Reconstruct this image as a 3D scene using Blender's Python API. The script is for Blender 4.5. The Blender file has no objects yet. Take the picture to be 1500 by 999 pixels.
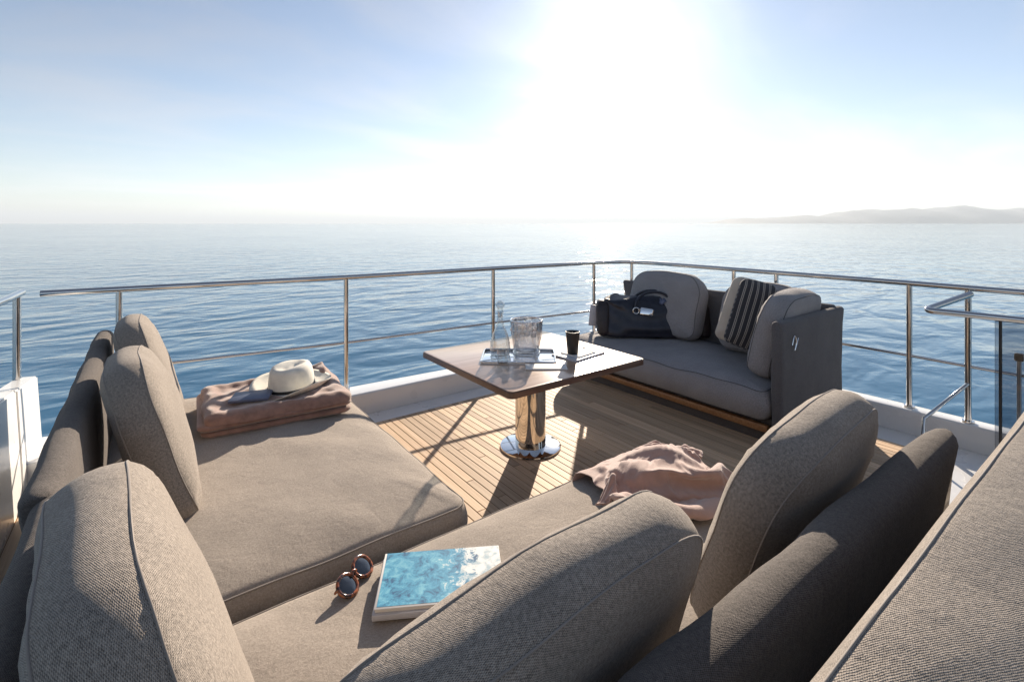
import bpy, bmesh, math, random
import numpy as np
from mathutils import Vector, Matrix
random.seed(7); rng = np.random.RandomState(7)
R = math.radians; PI = math.pi
scene = bpy.context.scene
COL = scene.collection

# ---------------------------------------------------------------- camera
AZ = math.atan2(970, 720)                      # heading of the camera, measured from +X
CAM_H = 1.55
cam = bpy.data.cameras.new('camera'); camo = bpy.data.objects.new('camera', cam); COL.objects.link(camo)
camo.location = (0, 0, CAM_H); camo.rotation_euler = (PI/2, 0, AZ - PI/2)
cam.sensor_width = 36; cam.lens = 17.28; cam.shift_y = -0.115
cam.clip_start = 0.02; cam.clip_end = 120000
scene.camera = camo

# ---------------------------------------------------------------- light
SUN_EL = R(20.2); SUN_AZ = AZ - R(12.1)        # azimuth from +X, counter-clockwise
w = bpy.data.worlds.new('World'); scene.world = w; w.use_nodes = True
wn = w.node_tree.nodes; wl = w.node_tree.links; wn.clear()
def N(nodes, typ, **kw):
    n = nodes.new(typ)
    for k, v in kw.items(): setattr(n, k, v)
    return n
sky = N(wn, 'ShaderNodeTexSky', sky_type='NISHITA', sun_disc=False, sun_elevation=SUN_EL,
        sun_rotation=PI/2 - SUN_AZ, altitude=0, air_density=1.0, dust_density=0.12, ozone_density=3.0)
tc = N(wn, 'ShaderNodeTexCoord'); sp = N(wn, 'ShaderNodeSeparateXYZ'); wl.new(tc.outputs['Generated'], sp.inputs[0])
zc = N(wn, 'ShaderNodeMath', operation='MAXIMUM'); wl.new(sp.outputs[2], zc.inputs[0]); zc.inputs[1].default_value = 0.0
zo = N(wn, 'ShaderNodeMath', operation='ADD'); wl.new(zc.outputs[0], zo.inputs[0]); zo.inputs[1].default_value = 0.12
dv = N(wn, 'ShaderNodeVectorMath', operation='DIVIDE')
cmb = N(wn, 'ShaderNodeCombineXYZ')
for i in range(3): wl.new(zo.outputs[0], cmb.inputs[i])
wl.new(tc.outputs['Generated'], dv.inputs[0]); wl.new(cmb.outputs[0], dv.inputs[1])
mp = N(wn, 'ShaderNodeMapping'); mp.inputs['Rotation'].default_value = (0, 0, R(25)); mp.inputs['Scale'].default_value = (0.55, 1.1, 0.0)
wl.new(dv.outputs[0], mp.inputs[0])
cn = N(wn, 'ShaderNodeTexNoise'); cn.inputs['Scale'].default_value = 1.1; cn.inputs['Detail'].default_value = 7; cn.inputs['Roughness'].default_value = 0.55; cn.inputs['Distortion'].default_value = 0.6
wl.new(mp.outputs[0], cn.inputs['Vector'])
cr = N(wn, 'ShaderNodeMapRange', interpolation_type='SMOOTHSTEP'); cr.inputs[1].default_value = 0.40; cr.inputs[2].default_value = 0.72; cr.inputs[3].default_value = 0.27; cr.inputs[4].default_value = 0.52
wl.new(cn.outputs[0], cr.inputs[0])
bwn = N(wn, 'ShaderNodeRGBToBW'); wl.new(sky.outputs[0], bwn.inputs[0])
bm_ = N(wn, 'ShaderNodeMath', operation='MULTIPLY'); wl.new(bwn.outputs[0], bm_.inputs[0]); bm_.inputs[1].default_value = 1.38
tn = N(wn, 'ShaderNodeMix', data_type='RGBA', blend_type='MULTIPLY'); tn.inputs[0].default_value = 1; tn.inputs[7].default_value = (1.0, 0.985, 1.03, 1); wl.new(bm_.outputs[0], tn.inputs[6])
mixc = N(wn, 'ShaderNodeMix', data_type='RGBA'); wl.new(cr.outputs[0], mixc.inputs[0]); wl.new(sky.outputs[0], mixc.inputs[6]); # thin high cloud scatters the sun forward: brighter towards the sun
dt = N(wn, 'ShaderNodeVectorMath', operation='DOT_PRODUCT'); wl.new(tc.outputs['Generated'], dt.inputs[0])
dt.inputs[1].default_value = (math.cos(SUN_EL)*math.cos(SUN_AZ), math.cos(SUN_EL)*math.sin(SUN_AZ), math.sin(SUN_EL))
dm = N(wn, 'ShaderNodeMath', operation='MAXIMUM'); dm.inputs[1].default_value = 0; wl.new(dt.outputs['Value'], dm.inputs[0])
p1 = N(wn, 'ShaderNodeMath', operation='POWER'); p1.inputs[1].default_value = 75; wl.new(dm.outputs[0], p1.inputs[0])
p2 = N(wn, 'ShaderNodeMath', operation='POWER'); p2.inputs[1].default_value = 9; wl.new(dm.outputs[0], p2.inputs[0])
q1 = N(wn, 'ShaderNodeMath', operation='MULTIPLY'); q1.inputs[1].default_value = 10; wl.new(p1.outputs[0], q1.inputs[0])
q2 = N(wn, 'ShaderNodeMath', operation='MULTIPLY_ADD'); q2.inputs[1].default_value = 2; wl.new(p2.outputs[0], q2.inputs[0]); wl.new(q1.outputs[0], q2.inputs[2])
ta = N(wn, 'ShaderNodeMix', data_type='RGBA', blend_type='ADD'); ta.inputs[0].default_value = 1; wl.new(tn.outputs[2], ta.inputs[6]); wl.new(q2.outputs[0], ta.inputs[7])
wl.new(ta.outputs[2], mixc.inputs[7])
bg = N(wn, 'ShaderNodeBackground'); bg.inputs[1].default_value = 0.064
wl.new(mixc.outputs[2], bg.inputs[0])
wo = N(wn, 'ShaderNodeOutputWorld'); wl.new(bg.outputs[0], wo.inputs[0])

sl = bpy.data.lights.new('sun', 'SUN'); sl.energy = 4.7; sl.angle = R(0.53); sl.color = (1.0, 0.86, 0.70)
so = bpy.data.objects.new('sun', sl); COL.objects.link(so)
SDIR = Vector((math.cos(SUN_EL)*math.cos(SUN_AZ), math.cos(SUN_EL)*math.sin(SUN_AZ), math.sin(SUN_EL)))
so.rotation_euler = SDIR.to_track_quat('Z', 'Y').to_euler(); so.location = SDIR*30
vs = scene.view_settings; vs.view_transform = 'Standard'; vs.look = 'None'; vs.exposure = 1.12; vs.gamma = 1.0

# ---------------------------------------------------------------- materials
def mat(name):
    m = bpy.data.materials.new(name); m.use_nodes = True
    b = m.node_tree.nodes['Principled BSDF']
    return m, m.node_tree.nodes, m.node_tree.links, b
def plain(name, col, rough=0.5, metal=0.0, spec=0.5, var=0.06, vscale=8.0, bump=0.0, bscale=200.0, coat=0.0, sheen=0.0):
    m, n, l, b = mat(name)
    t = N(n, 'ShaderNodeTexCoord'); ns = N(n, 'ShaderNodeTexNoise'); ns.inputs['Scale'].default_value = vscale; ns.inputs['Detail'].default_value = 5
    l.new(t.outputs['Object'], ns.inputs['Vector'])
    mr = N(n, 'ShaderNodeMapRange'); mr.inputs[1].default_value = 0.3; mr.inputs[2].default_value = 0.7; mr.inputs[3].default_value = 1-var*2; mr.inputs[4].default_value = 1+var
    l.new(ns.outputs[0], mr.inputs[0])
    mx = N(n, 'ShaderNodeMix', data_type='RGBA', blend_type='MULTIPLY'); mx.inputs[0].default_value = 1; mx.inputs[6].default_value = (*col, 1)
    l.new(mr.outputs[0], mx.inputs[7]); l.new(mx.outputs[2], b.inputs['Base Color'])
    rr = N(n, 'ShaderNodeMapRange'); rr.inputs[3].default_value = max(0.02, rough*0.8); rr.inputs[4].default_value = min(1, rough*1.2)
    l.new(ns.outputs[0], rr.inputs[0]); l.new(rr.outputs[0], b.inputs['Roughness'])
    b.inputs['Metallic'].default_value = metal; b.inputs['Specular IOR Level'].default_value = spec
    b.inputs['Coat Weight'].default_value = coat; b.inputs['Sheen Weight'].default_value = sheen
    if bump:
        n2 = N(n, 'ShaderNodeTexNoise'); n2.inputs['Scale'].default_value = bscale; n2.inputs['Detail'].default_value = 3
        l.new(t.outputs['Object'], n2.inputs['Vector'])
        bp = N(n, 'ShaderNodeBump'); bp.inputs['Strength'].default_value = 0.6; bp.inputs['Distance'].default_value = bump
        l.new(n2.outputs[0], bp.inputs['Height']); l.new(bp.outputs[0], b.inputs['Normal'])
    return m
def fabric(name, c1, c2, pitch=0.0042, bump=0.0012, sheen=0.25, var=0.12):
    m, n, l, b = mat(name)
    uv = N(n, 'ShaderNodeUVMap'); s = N(n, 'ShaderNodeSeparateXYZ')
    nd = N(n, 'ShaderNodeTexNoise'); nd.inputs['Scale'].default_value = 60; nd.inputs['Detail'].default_value = 3
    l.new(uv.outputs[0], nd.inputs['Vector'])
    ds = N(n, 'ShaderNodeVectorMath', operation='SCALE'); ds.inputs['Scale'].default_value = 0.0035; l.new(nd.outputs['Color'], ds.inputs[0])
    ad = N(n, 'ShaderNodeVectorMath', operation='ADD'); l.new(uv.outputs[0], ad.inputs[0]); l.new(ds.outputs[0], ad.inputs[1]); l.new(ad.outputs[0], s.inputs[0])
    out = []
    for i, k in ((0, 1.0), (1, 0.62)):
        mu = N(n, 'ShaderNodeMath', operation='MULTIPLY'); mu.inputs[1].default_value = 2*PI/(pitch*k*(1.6 if i == 0 else 1)); l.new(s.outputs[i], mu.inputs[0])
        si = N(n, 'ShaderNodeMath', operation='SINE'); l.new(mu.outputs[0], si.inputs[0]); out.append(si)
    pr = N(n, 'ShaderNodeMath', operation='MULTIPLY'); l.new(out[0].outputs[0], pr.inputs[0]); l.new(out[1].outputs[0], pr.inputs[1])
    fi = N(n, 'ShaderNodeTexNoise'); fi.inputs['Scale'].default_value = 420; fi.inputs['Detail'].default_value = 2; l.new(uv.outputs[0], fi.inputs['Vector'])
    hh = N(n, 'ShaderNodeMath', operation='MULTIPLY_ADD'); hh.inputs[1].default_value = 0.34; hh.inputs[2].default_value = 0.0; l.new(pr.outputs[0], hh.inputs[0])
    me_ = N(n, 'ShaderNodeTexNoise'); me_.inputs['Scale'].default_value = 130; me_.inputs['Detail'].default_value = 4; me_.inputs['Roughness'].default_value = 0.7; l.new(uv.outputs[0], me_.inputs['Vector'])
    av = N(n, 'ShaderNodeMath', operation='MULTIPLY_ADD'); av.inputs[1].default_value = 1.3; av.inputs[2].default_value = -0.65; l.new(me_.outputs[0], av.inputs[0])
    a2 = N(n, 'ShaderNodeMath', operation='ADD'); l.new(av.outputs[0], a2.inputs[0]); l.new(fi.outputs[0], a2.inputs[1])
    h2 = N(n, 'ShaderNodeMath', operation='ADD'); l.new(hh.outputs[0], h2.inputs[0]); l.new(a2.outputs[0], h2.inputs[1])
    mr = N(n, 'ShaderNodeMapRange'); mr.inputs[1].default_value = 0.1; mr.inputs[2].default_value = 0.9; l.new(h2.outputs[0], mr.inputs[0])
    mx = N(n, 'ShaderNodeMix', data_type='RGBA'); mx.inputs[6].default_value = (*c1, 1); mx.inputs[7].default_value = (*c2, 1); l.new(mr.outputs[0], mx.inputs[0])
    big = N(n, 'ShaderNodeTexNoise'); big.inputs['Scale'].default_value = 5; big.inputs['Detail'].default_value = 6; big.inputs['Roughness'].default_value = 0.65; l.new(uv.outputs[0], big.inputs['Vector'])
    br = N(n, 'ShaderNodeMapRange'); br.inputs[1].default_value = 0.3; br.inputs[2].default_value = 0.7; br.inputs[3].default_value = 1-var; br.inputs[4].default_value = 1+var; l.new(big.outputs[0], br.inputs[0])
    m2 = N(n, 'ShaderNodeMix', data_type='RGBA', blend_type='MULTIPLY'); m2.inputs[0].default_value = 1; l.new(mx.outputs[2], m2.inputs[6]); l.new(br.outputs[0], m2.inputs[7])
    l.new(m2.outputs[2], b.inputs['Base Color']); b.inputs['Roughness'].default_value = 0.9; b.inputs['Specular IOR Level'].default_value = 0.2
    b.inputs['Sheen Weight'].default_value = sheen; b.inputs['Sheen Roughness'].default_value = 0.5; b.inputs['Sheen Tint'].default_value = (1, 0.93, 0.85, 1)
    bp = N(n, 'ShaderNodeBump'); bp.inputs['Strength'].default_value = 0.8; bp.inputs['Distance'].default_value = bump
    l.new(h2.outputs[0], bp.inputs['Height'])
    b2 = N(n, 'ShaderNodeBump'); b2.inputs['Strength'].default_value = 0.5; b2.inputs['Distance'].default_value = 0.02
    l.new(big.outputs[0], b2.inputs['Height'])
    cz_ = N(n, 'ShaderNodeTexNoise'); cz_.inputs['Scale'].default_value = 3.2; cz_.inputs['Detail'].default_value = 2; cz_.inputs['Distortion'].default_value = 1.8; l.new(uv.outputs[0], cz_.inputs['Vector'])
    c1_ = N(n, 'ShaderNodeMath', operation='SUBTRACT'); c1_.inputs[1].default_value = 0.5; l.new(cz_.outputs[0], c1_.inputs[0])
    c2_ = N(n, 'ShaderNodeMath', operation='ABSOLUTE'); l.new(c1_.outputs[0], c2_.inputs[0])
    c3_ = N(n, 'ShaderNodeMapRange', interpolation_type='SMOOTHSTEP'); c3_.inputs[1].default_value = 0.0; c3_.inputs[2].default_value = 0.06; l.new(c2_.outputs[0], c3_.inputs[0])
    b3 = N(n, 'ShaderNodeBump'); b3.inputs['Strength'].default_value = 0.10; b3.inputs['Distance'].default_value = 0.006; l.new(c3_.outputs[0], b3.inputs['Height']); l.new(b2.outputs[0], b3.inputs['Normal'])
    l.new(b3.outputs[0], bp.inputs['Normal']); l.new(bp.outputs[0], b.inputs['Normal'])
    return m
def wood(name, c1, c2, axis=1, scale=1.0, rough=0.55, coat=0.0, rnd=0.25):
    m, n, l, b = mat(name)
    t = N(n, 'ShaderNodeTexCoord'); oi = N(n, 'ShaderNodeObjectInfo')
    ad = N(n, 'ShaderNodeVectorMath', operation='ADD')
    rs = N(n, 'ShaderNodeMath', operation='MULTIPLY'); rs.inputs[1].default_value = 37; l.new(oi.outputs['Random'], rs.inputs[0])
    l.new(t.outputs['Object'], ad.inputs[0]); l.new(rs.outputs[0], ad.inputs[1])
    mpn = N(n, 'ShaderNodeMapping'); sc = [70*scale]*3; sc[axis] = 2.2*scale; mpn.inputs['Scale'].default_value = sc; l.new(ad.outputs[0], mpn.inputs[0])
    ns = N(n, 'ShaderNodeTexNoise'); ns.inputs['Scale'].default_value = 1; ns.inputs['Detail'].default_value = 6; ns.inputs['Roughness'].default_value = 0.6; l.new(mpn.outputs[0], ns.inputs['Vector'])
    r = N(n, 'ShaderNodeMapRange'); r.inputs[1].default_value = 0.28; r.inputs[2].default_value = 0.72; l.new(ns.outputs[0], r.inputs[0])
    mx = N(n, 'ShaderNodeMix', data_type='RGBA'); mx.inputs[6].default_value = (*c1, 1); mx.inputs[7].default_value = (*c2, 1); l.new(r.outputs[0], mx.inputs[0])
    rv = N(n, 'ShaderNodeMapRange'); rv.inputs[3].default_value = 1-rnd; rv.inputs[4].default_value = 1+rnd*0.6; l.new(oi.outputs['Random'], rv.inputs[0])
    m2 = N(n, 'ShaderNodeMix', data_type='RGBA', blend_type='MULTIPLY'); m2.inputs[0].default_value = 1; l.new(mx.outputs[2], m2.inputs[6]); l.new(rv.outputs[0], m2.inputs[7])
    l.new(m2.outputs[2], b.inputs['Base Color']); b.inputs['Roughness'].default_value = rough; b.inputs['Coat Weight'].default_value = coat; b.inputs['Coat Roughness'].default_value = 0.12
    bp = N(n, 'ShaderNodeBump'); bp.inputs['Strength'].default_value = 0.3; bp.inputs['Distance'].default_value = 0.001; l.new(ns.outputs[0], bp.inputs['Height']); l.new(bp.outputs[0], b.inputs['Normal'])
    return m
M = {}
M['taupe'] = fabric('taupe_weave', (0.108, 0.092, 0.078), (0.42, 0.36, 0.305))
M['seat'] = fabric('seat_weave', (0.21, 0.177, 0.148), (0.455, 0.39, 0.33), pitch=0.004)
M['char'] = fabric('charcoal_weave', (0.045, 0.039, 0.037), (0.155, 0.134, 0.120), pitch=0.004, sheen=0.15)
M['slate_dark'] = fabric('slate_dark_weave', (0.060, 0.058, 0.062), (0.175, 0.168, 0.172), pitch=0.004, sheen=0.15)
M['blue'] = fabric('slate_weave', (0.15, 0.145, 0.152), (0.42, 0.40, 0.40), pitch=0.004, sheen=0.15)
M['pipe'] = plain('piping_cord', (0.26, 0.222, 0.19), 0.9, sheen=0.2)
M['pipe_dark'] = plain('dark_piping_cord', (0.06, 0.055, 0.055), 0.85)
M['gel'] = plain('white_gelcoat', (0.78, 0.775, 0.76), 0.28, coat=0.3, var=0.03, vscale=2.5)
M['teak'] = wood('teak_deck', (0.46, 0.295, 0.165), (0.70, 0.50, 0.32), axis=1, rough=0.65, rnd=0.32)
M['teakrail'] = wood('teak_rail', (0.24, 0.10, 0.035), (0.42, 0.21, 0.085), axis=0, rough=0.4, coat=0.3, rnd=0.05)
M['tabletop'] = wood('table_teak', (0.34, 0.20, 0.12), (0.52, 0.35, 0.24), axis=0, scale=0.6, rough=0.28, coat=0.5, rnd=0.06)
M['tableedge'] = wood('table_edge_wood', (0.07, 0.03, 0.018), (0.15, 0.07, 0.035), axis=0, rough=0.35, coat=0.4, rnd=0.05)
M['caulk'] = plain('deck_caulk', (0.24, 0.16, 0.105), 0.8)
M['steel'] = plain('polished_steel', (0.62, 0.60, 0.58), 0.10, metal=1.0, var=0.02)
M['chrome'] = plain('chrome', (0.80, 0.79, 0.78), 0.05, metal=1.0, var=0.02)
M['brushed'] = plain('brushed_steel', (0.55, 0.55, 0.56), 0.3, metal=1.0, var=0.04)
M['black'] = plain('black_ceramic', (0.018, 0.016, 0.014), 0.45, var=0.1)
M['blackp'] = plain('black_plastic', (0.015, 0.015, 0.017), 0.4)
M['leather'] = plain('navy_leather', (0.020, 0.022, 0.034), 0.42, var=0.2, vscale=14, bump=0.002, bscale=45)
M['leather2'] = plain('brown_black_leather', (0.032, 0.022, 0.022), 0.45, var=0.25, vscale=18, bump=0.003, bscale=60)
M['straw'] = plain('cream_straw', (0.80, 0.76, 0.66), 0.85, var=0.06, vscale=30, bump=0.0015, bscale=350)
M['band'] = plain('dark_ribbon', (0.02, 0.018, 0.018), 0.7)
M['throw'] = plain('dusty_pink_wool', (0.44, 0.275, 0.22), 0.95, var=0.07, vscale=20, bump=0.0025, bscale=260, sheen=0.6)
M['brownt'] = plain('brown_plush', (0.30, 0.165, 0.12), 0.9, var=0.16, vscale=22, bump=0.003, bscale=180, sheen=0.5)
M['cream'] = plain('cream_cloth', (0.55, 0.47, 0.38), 0.9, var=0.06, sheen=0.3)
M['paper'] = plain('page_paper', (0.74, 0.71, 0.67), 0.7, var=0.03)
M['greypaper'] = plain('silver_napkin', (0.55, 0.55, 0.58), 0.45, var=0.06)
M['slatebook'] = plain('slate_blue_cover', (0.10, 0.12, 0.19), 0.5)
M['lens'] = plain('dark_lens', (0.012, 0.012, 0.014), 0.06, spec=0.8, coat=0.8)
M['rock'] = plain('hill_scrub', (0.17, 0.18, 0.18), 0.95, var=0.2, vscale=0.002)

def glass_mat(name, col, rough=0.0, ior=1.45):
    m, n, l, b = mat(name)
    b.inputs['Base Color'].default_value = (*col, 1); b.inputs['Transmission Weight'].default_value = 1; b.inputs['Roughness'].default_value = rough; b.inputs['IOR'].default_value = ior
    return m
def thin_glass(name, tint, gloss):
    m, n, l, b = mat(name); n.remove(b)
    tr = N(n, 'ShaderNodeBsdfTransparent'); tr.inputs[0].default_value = (*tint, 1)
    gl = N(n, 'ShaderNodeBsdfGlossy'); gl.inputs['Roughness'].default_value = 0.02
    lw = N(n, 'ShaderNodeLayerWeight'); lw.inputs[0].default_value = 0.5
    pw = N(n, 'ShaderNodeMath', operation='POWER'); pw.inputs[1].default_value = 1.8; l.new(lw.outputs['Facing'], pw.inputs[0])
    fr = N(n, 'ShaderNodeMath', operation='MULTIPLY_ADD'); fr.inputs[1].default_value = gloss; fr.inputs[2].default_value = 0.17; l.new(pw.outputs[0], fr.inputs[0])
    mx = N(n, 'ShaderNodeMixShader'); l.new(fr.outputs[0], mx.inputs[0]); l.new(tr.outputs[0], mx.inputs[1]); l.new(gl.outputs[0], mx.inputs[2])
    l.new(mx.outputs[0], n['Material Output'].inputs[0]); return m
M['glass'] = thin_glass('clear_glass', (0.88, 0.91, 0.92), 0.8)
M['cutglass'] = thin_glass('cut_glass', (0.86, 0.87, 0.89), 0.95)
def smoked():
    m, n, l, b = mat('smoked_glass'); n.remove(b)
    tr = N(n, 'ShaderNodeBsdfTransparent'); tr.inputs[0].default_value = (0.68, 0.70, 0.73, 1)
    gl = N(n, 'ShaderNodeBsdfGlossy'); gl.inputs['Roughness'].default_value = 0.03
    fr = N(n, 'ShaderNodeFresnel'); fr.inputs[0].default_value = 1.5
    mx = N(n, 'ShaderNodeMixShader'); l.new(fr.outputs[0], mx.inputs[0]); l.new(tr.outputs[0], mx.inputs[1]); l.new(gl.outputs[0], mx.inputs[2])
    l.new(mx.outputs[0], n['Material Output'].inputs[0]); return m
M['smoked'] = smoked()
M['ice'] = plain('cloudy_ice', (0.75, 0.79, 0.82), 0.12, var=0.04)
def tortoise():
    m, n, l, b = mat('tortoiseshell')
    t = N(n, 'ShaderNodeTexCoord'); v = N(n, 'ShaderNodeTexNoise'); v.inputs['Scale'].default_value = 70; v.inputs['Detail'].default_value = 2; l.new(t.outputs['Object'], v.inputs['Vector'])
    r = N(n, 'ShaderNodeValToRGB'); r.color_ramp.elements[0].position = 0.42; r.color_ramp.elements[0].color = (0.025, 0.008, 0.005, 1); r.color_ramp.elements[1].position = 0.62; r.color_ramp.elements[1].color = (0.36, 0.11, 0.035, 1)
    l.new(v.outputs[0], r.inputs[0]); l.new(r.outputs[0], b.inputs['Base Color']); b.inputs['Roughness'].default_value = 0.15; b.inputs['Coat Weight'].default_value = 0.6
    return m
M['tortoise'] = tortoise()
def stripes():
    m, n, l, b = mat('striped_cloth')
    uv = N(n, 'ShaderNodeUVMap'); s = N(n, 'ShaderNodeSeparateXYZ'); l.new(uv.outputs[0], s.inputs[0])
    mu = N(n, 'ShaderNodeMath', operation='MULTIPLY'); mu.inputs[1].default_value = 1/0.046; l.new(s.outputs[0], mu.inputs[0])
    fr = N(n, 'ShaderNodeMath', operation='FRACT'); l.new(mu.outputs[0], fr.inputs[0])
    r = N(n, 'ShaderNodeValToRGB'); r.color_ramp.interpolation = 'CONSTANT'
    e = r.color_ramp.elements; e[0].position = 0; e[0].color = (0.03, 0.028, 0.032, 1); e[1].position = 0.56; e[1].color = (0.30, 0.265, 0.23, 1)
    x = e.new(0.70); x.color = (0.03, 0.028, 0.032, 1); x = e.new(0.80); x.color = (0.34, 0.30, 0.26, 1); x = e.new(0.92); x.color = (0.03, 0.028, 0.032, 1)
    l.new(fr.outputs[0], r.inputs[0]); l.new(r.outputs[0], b.inputs['Base Color']); b.inputs['Roughness'].default_value = 0.9; b.inputs['Sheen Weight'].default_value = 0.2
    ns = N(n, 'ShaderNodeTexNoise'); ns.inputs['Scale'].default_value = 300; l.new(uv.outputs[0], ns.inputs['Vector'])
    bp = N(n, 'ShaderNodeBump'); bp.inputs['Distance'].default_value = 0.001; l.new(ns.outputs[0], bp.inputs['Height']); l.new(bp.outputs[0], b.inputs['Normal'])
    return m
M['stripes'] = stripes()
def cover():
    m, n, l, b = mat('sea_photo_cover')
    t = N(n, 'ShaderNodeTexCoord'); s = N(n, 'ShaderNodeSeparateXYZ'); l.new(t.outputs['Object'], s.inputs[0])
    ns = N(n, 'ShaderNodeTexNoise'); ns.inputs['Scale'].default_value = 26; ns.inputs['Detail'].default_value = 8; ns.inputs['Roughness'].default_value = 0.75; ns.inputs['Distortion'].default_value = 0.5; l.new(t.outputs['Object'], ns.inputs['Vector'])
    r = N(n, 'ShaderNodeValToRGB'); e = r.color_ramp.elements; e[0].position = 0.36; e[0].color = (0.006, 0.07, 0.17, 1); e[1].position = 0.66; e[1].color = (0.20, 0.50, 0.60, 1)
    x = e.new(0.5); x.color = (0.055, 0.30, 0.47, 1); l.new(ns.outputs[0], r.inputs[0])
    f1 = N(n, 'ShaderNodeMath', operation='MULTIPLY_ADD'); f1.inputs[1].default_value = 0.5; l.new(ns.outputs[0], f1.inputs[0]); l.new(s.outputs[0], f1.inputs[2])
    f2 = N(n, 'ShaderNodeMapRange', interpolation_type='SMOOTHSTEP'); f2.inputs[1].default_value = 0.30; f2.inputs[2].default_value = 0.345; l.new(f1.outputs[0], f2.inputs[0])
    mx = N(n, 'ShaderNodeMix', data_type='RGBA'); l.new(f2.outputs[0], mx.inputs[0]); l.new(r.outputs[0], mx.inputs[6])
    n3 = N(n, 'ShaderNodeTexNoise'); n3.inputs['Scale'].default_value = 40; n3.inputs['Detail'].default_value = 5; l.new(t.outputs['Object'], n3.inputs['Vector'])
    r3 = N(n, 'ShaderNodeValToRGB'); r3.color_ramp.elements[0].position = 0.35; r3.color_ramp.elements[0].color = (0.30, 0.42, 0.48, 1); r3.color_ramp.elements[1].position = 0.55; r3.color_ramp.elements[1].color = (0.75, 0.75, 0.72, 1)
    l.new(n3.outputs[0], r3.inputs[0]); l.new(r3.outputs[0], mx.inputs[7])
    l.new(mx.outputs[2], b.inputs['Base Color']); b.inputs['Roughness'].default_value = 0.55; b.inputs['Specular IOR Level'].default_value = 0.25
    return m
M['cover'] = cover()
def seawater():
    m, n, l, b = mat('sea_water')
    b.inputs['Base Color'].default_value = (0.032, 0.125, 0.225, 1); b.inputs['Roughness'].default_value = 0.06; b.inputs['IOR'].default_value = 1.33
    t = N(n, 'ShaderNodeTexCoord'); prev = None
    for (rot, sx, sy, det, dist, dis) in ((R(20), 0.20, 0.34, 2, 0.36, 0.6), (R(62), 0.75, 1.2, 2, 0.06, 0.5), (R(35), 3.0, 4.6, 2, 0.005, 0.3)):
        mpn = N(n, 'ShaderNodeMapping'); mpn.inputs['Rotation'].default_value = (0, 0, AZ*-1 + PI/2 + (rot-R(40))*0.5); mpn.inputs['Scale'].default_value = (sx, sy, 1); l.new(t.outputs['Object'], mpn.inputs[0])
        ns = N(n, 'ShaderNodeTexNoise'); ns.inputs['Scale'].default_value = 1; ns.inputs['Detail'].default_value = det; ns.inputs['Roughness'].default_value = 0.5; ns.inputs['Distortion'].default_value = dis; l.new(mpn.outputs[0], ns.inputs['Vector'])
        if prev is None:
            pn = N(n, 'ShaderNodeTexNoise'); pn.inputs['Scale'].default_value = 0.022; pn.inputs['Detail'].default_value = 3; l.new(t.outputs['Object'], pn.inputs['Vector'])
            pr_ = N(n, 'ShaderNodeMapRange', interpolation_type='SMOOTHSTEP'); pr_.inputs[1].default_value = 0.35; pr_.inputs[2].default_value = 0.65; pr_.inputs[3].default_value = 0.7; pr_.inputs[4].default_value = 1.0; l.new(pn.outputs[0], pr_.inputs[0])
        bp = N(n, 'ShaderNodeBump'); bp.inputs['Strength'].default_value = 1; bp.inputs['Distance'].default_value = dist; l.new(ns.outputs[0], bp.inputs['Height']); l.new(pr_.outputs[0], bp.inputs['Strength'])
        if prev: l.new(prev.outputs[0], bp.inputs['Normal'])
        prev = bp
    l.new(prev.outputs[0], b.inputs['Normal'])
    return m
M['sea'] = seawater()

# ---------------------------------------------------------------- mesh helpers
def link(name, me, m=None, parent=None, loc=None, rot=None):
    o = bpy.data.objects.new(name, me); COL.objects.link(o)
    if m is not None: me.materials.append(M[m] if isinstance(m, str) else m)
    if parent is not None: o.parent = parent
    if loc is not None: o.location = loc
    if rot is not None: o.rotation_euler = rot
    return o
def mk(name, verts, faces, m, parent=None, smooth=True, uvs=None, loc=None, rot=None, angle=None):
    me = bpy.data.meshes.new(name); me.from_pydata([tuple(map(float, v)) for v in verts], [], [tuple(map(int, f)) for f in faces])
    lay = me.uv_layers.new(name='UVMap')
    if uvs is not None:
        for p in me.polygons:
            uu = uvs[p.index]
            for k, li in enumerate(p.loop_indices): lay.data[li].uv = uu[k]
    else:
        for p in me.polygons:
            a = max(range(3), key=lambda i: abs(p.normal[i])); i, j = [(1, 2), (0, 2), (0, 1)][a]
            for li in p.loop_indices:
                c = me.vertices[me.loops[li].vertex_index].co; lay.data[li].uv = (c[i], c[j])
    me.update()
    if smooth:
        me.polygons.foreach_set('use_smooth', [True]*len(me.polygons))
        if angle: me.set_sharp_from_angle(angle=R(angle))
    return link(name, me, m, parent, loc, rot)
def tag(o, label, cat, group=None, kind=None):
    if label: o['label'] = label
    if cat: o['category'] = cat
    if group: o['group'] = group
    if kind: o['kind'] = kind
    return o
def thing(name, label, cat, loc=(0, 0, 0), rot=(0, 0, 0), group=None):
    o = bpy.data.objects.new(name, None); COL.objects.link(o); o.location = loc; o.rotation_euler = rot; o.empty_display_size = 0.1
    return tag(o, label, cat, group)
def bbox_mesh(lo, hi, bev=0.004, seg=2):
    bm = bmesh.new(); bmesh.ops.create_cube(bm, size=1)
    lo = Vector(lo); hi = Vector(hi); c = (lo+hi)/2; s = hi-lo
    for v in bm.verts: v.co = Vector((v.co.x*s.x, v.co.y*s.y, v.co.z*s.z))+c
    if bev: bmesh.ops.bevel(bm, geom=bm.edges[:], offset=bev, segments=seg, affect='EDGES', profile=0.5)
    vs_ = [v.co.copy() for v in bm.verts]; bm.verts.index_update(); fs = [[v.index for v in f.verts] for f in bm.faces]; bm.free()
    return vs_, fs
def box(name, lo, hi, m, parent=None, bev=0.004, seg=2, **k):
    v, f = bbox_mesh(lo, hi, bev, seg); return mk(name, v, f, m, parent, angle=40, **k)
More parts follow.
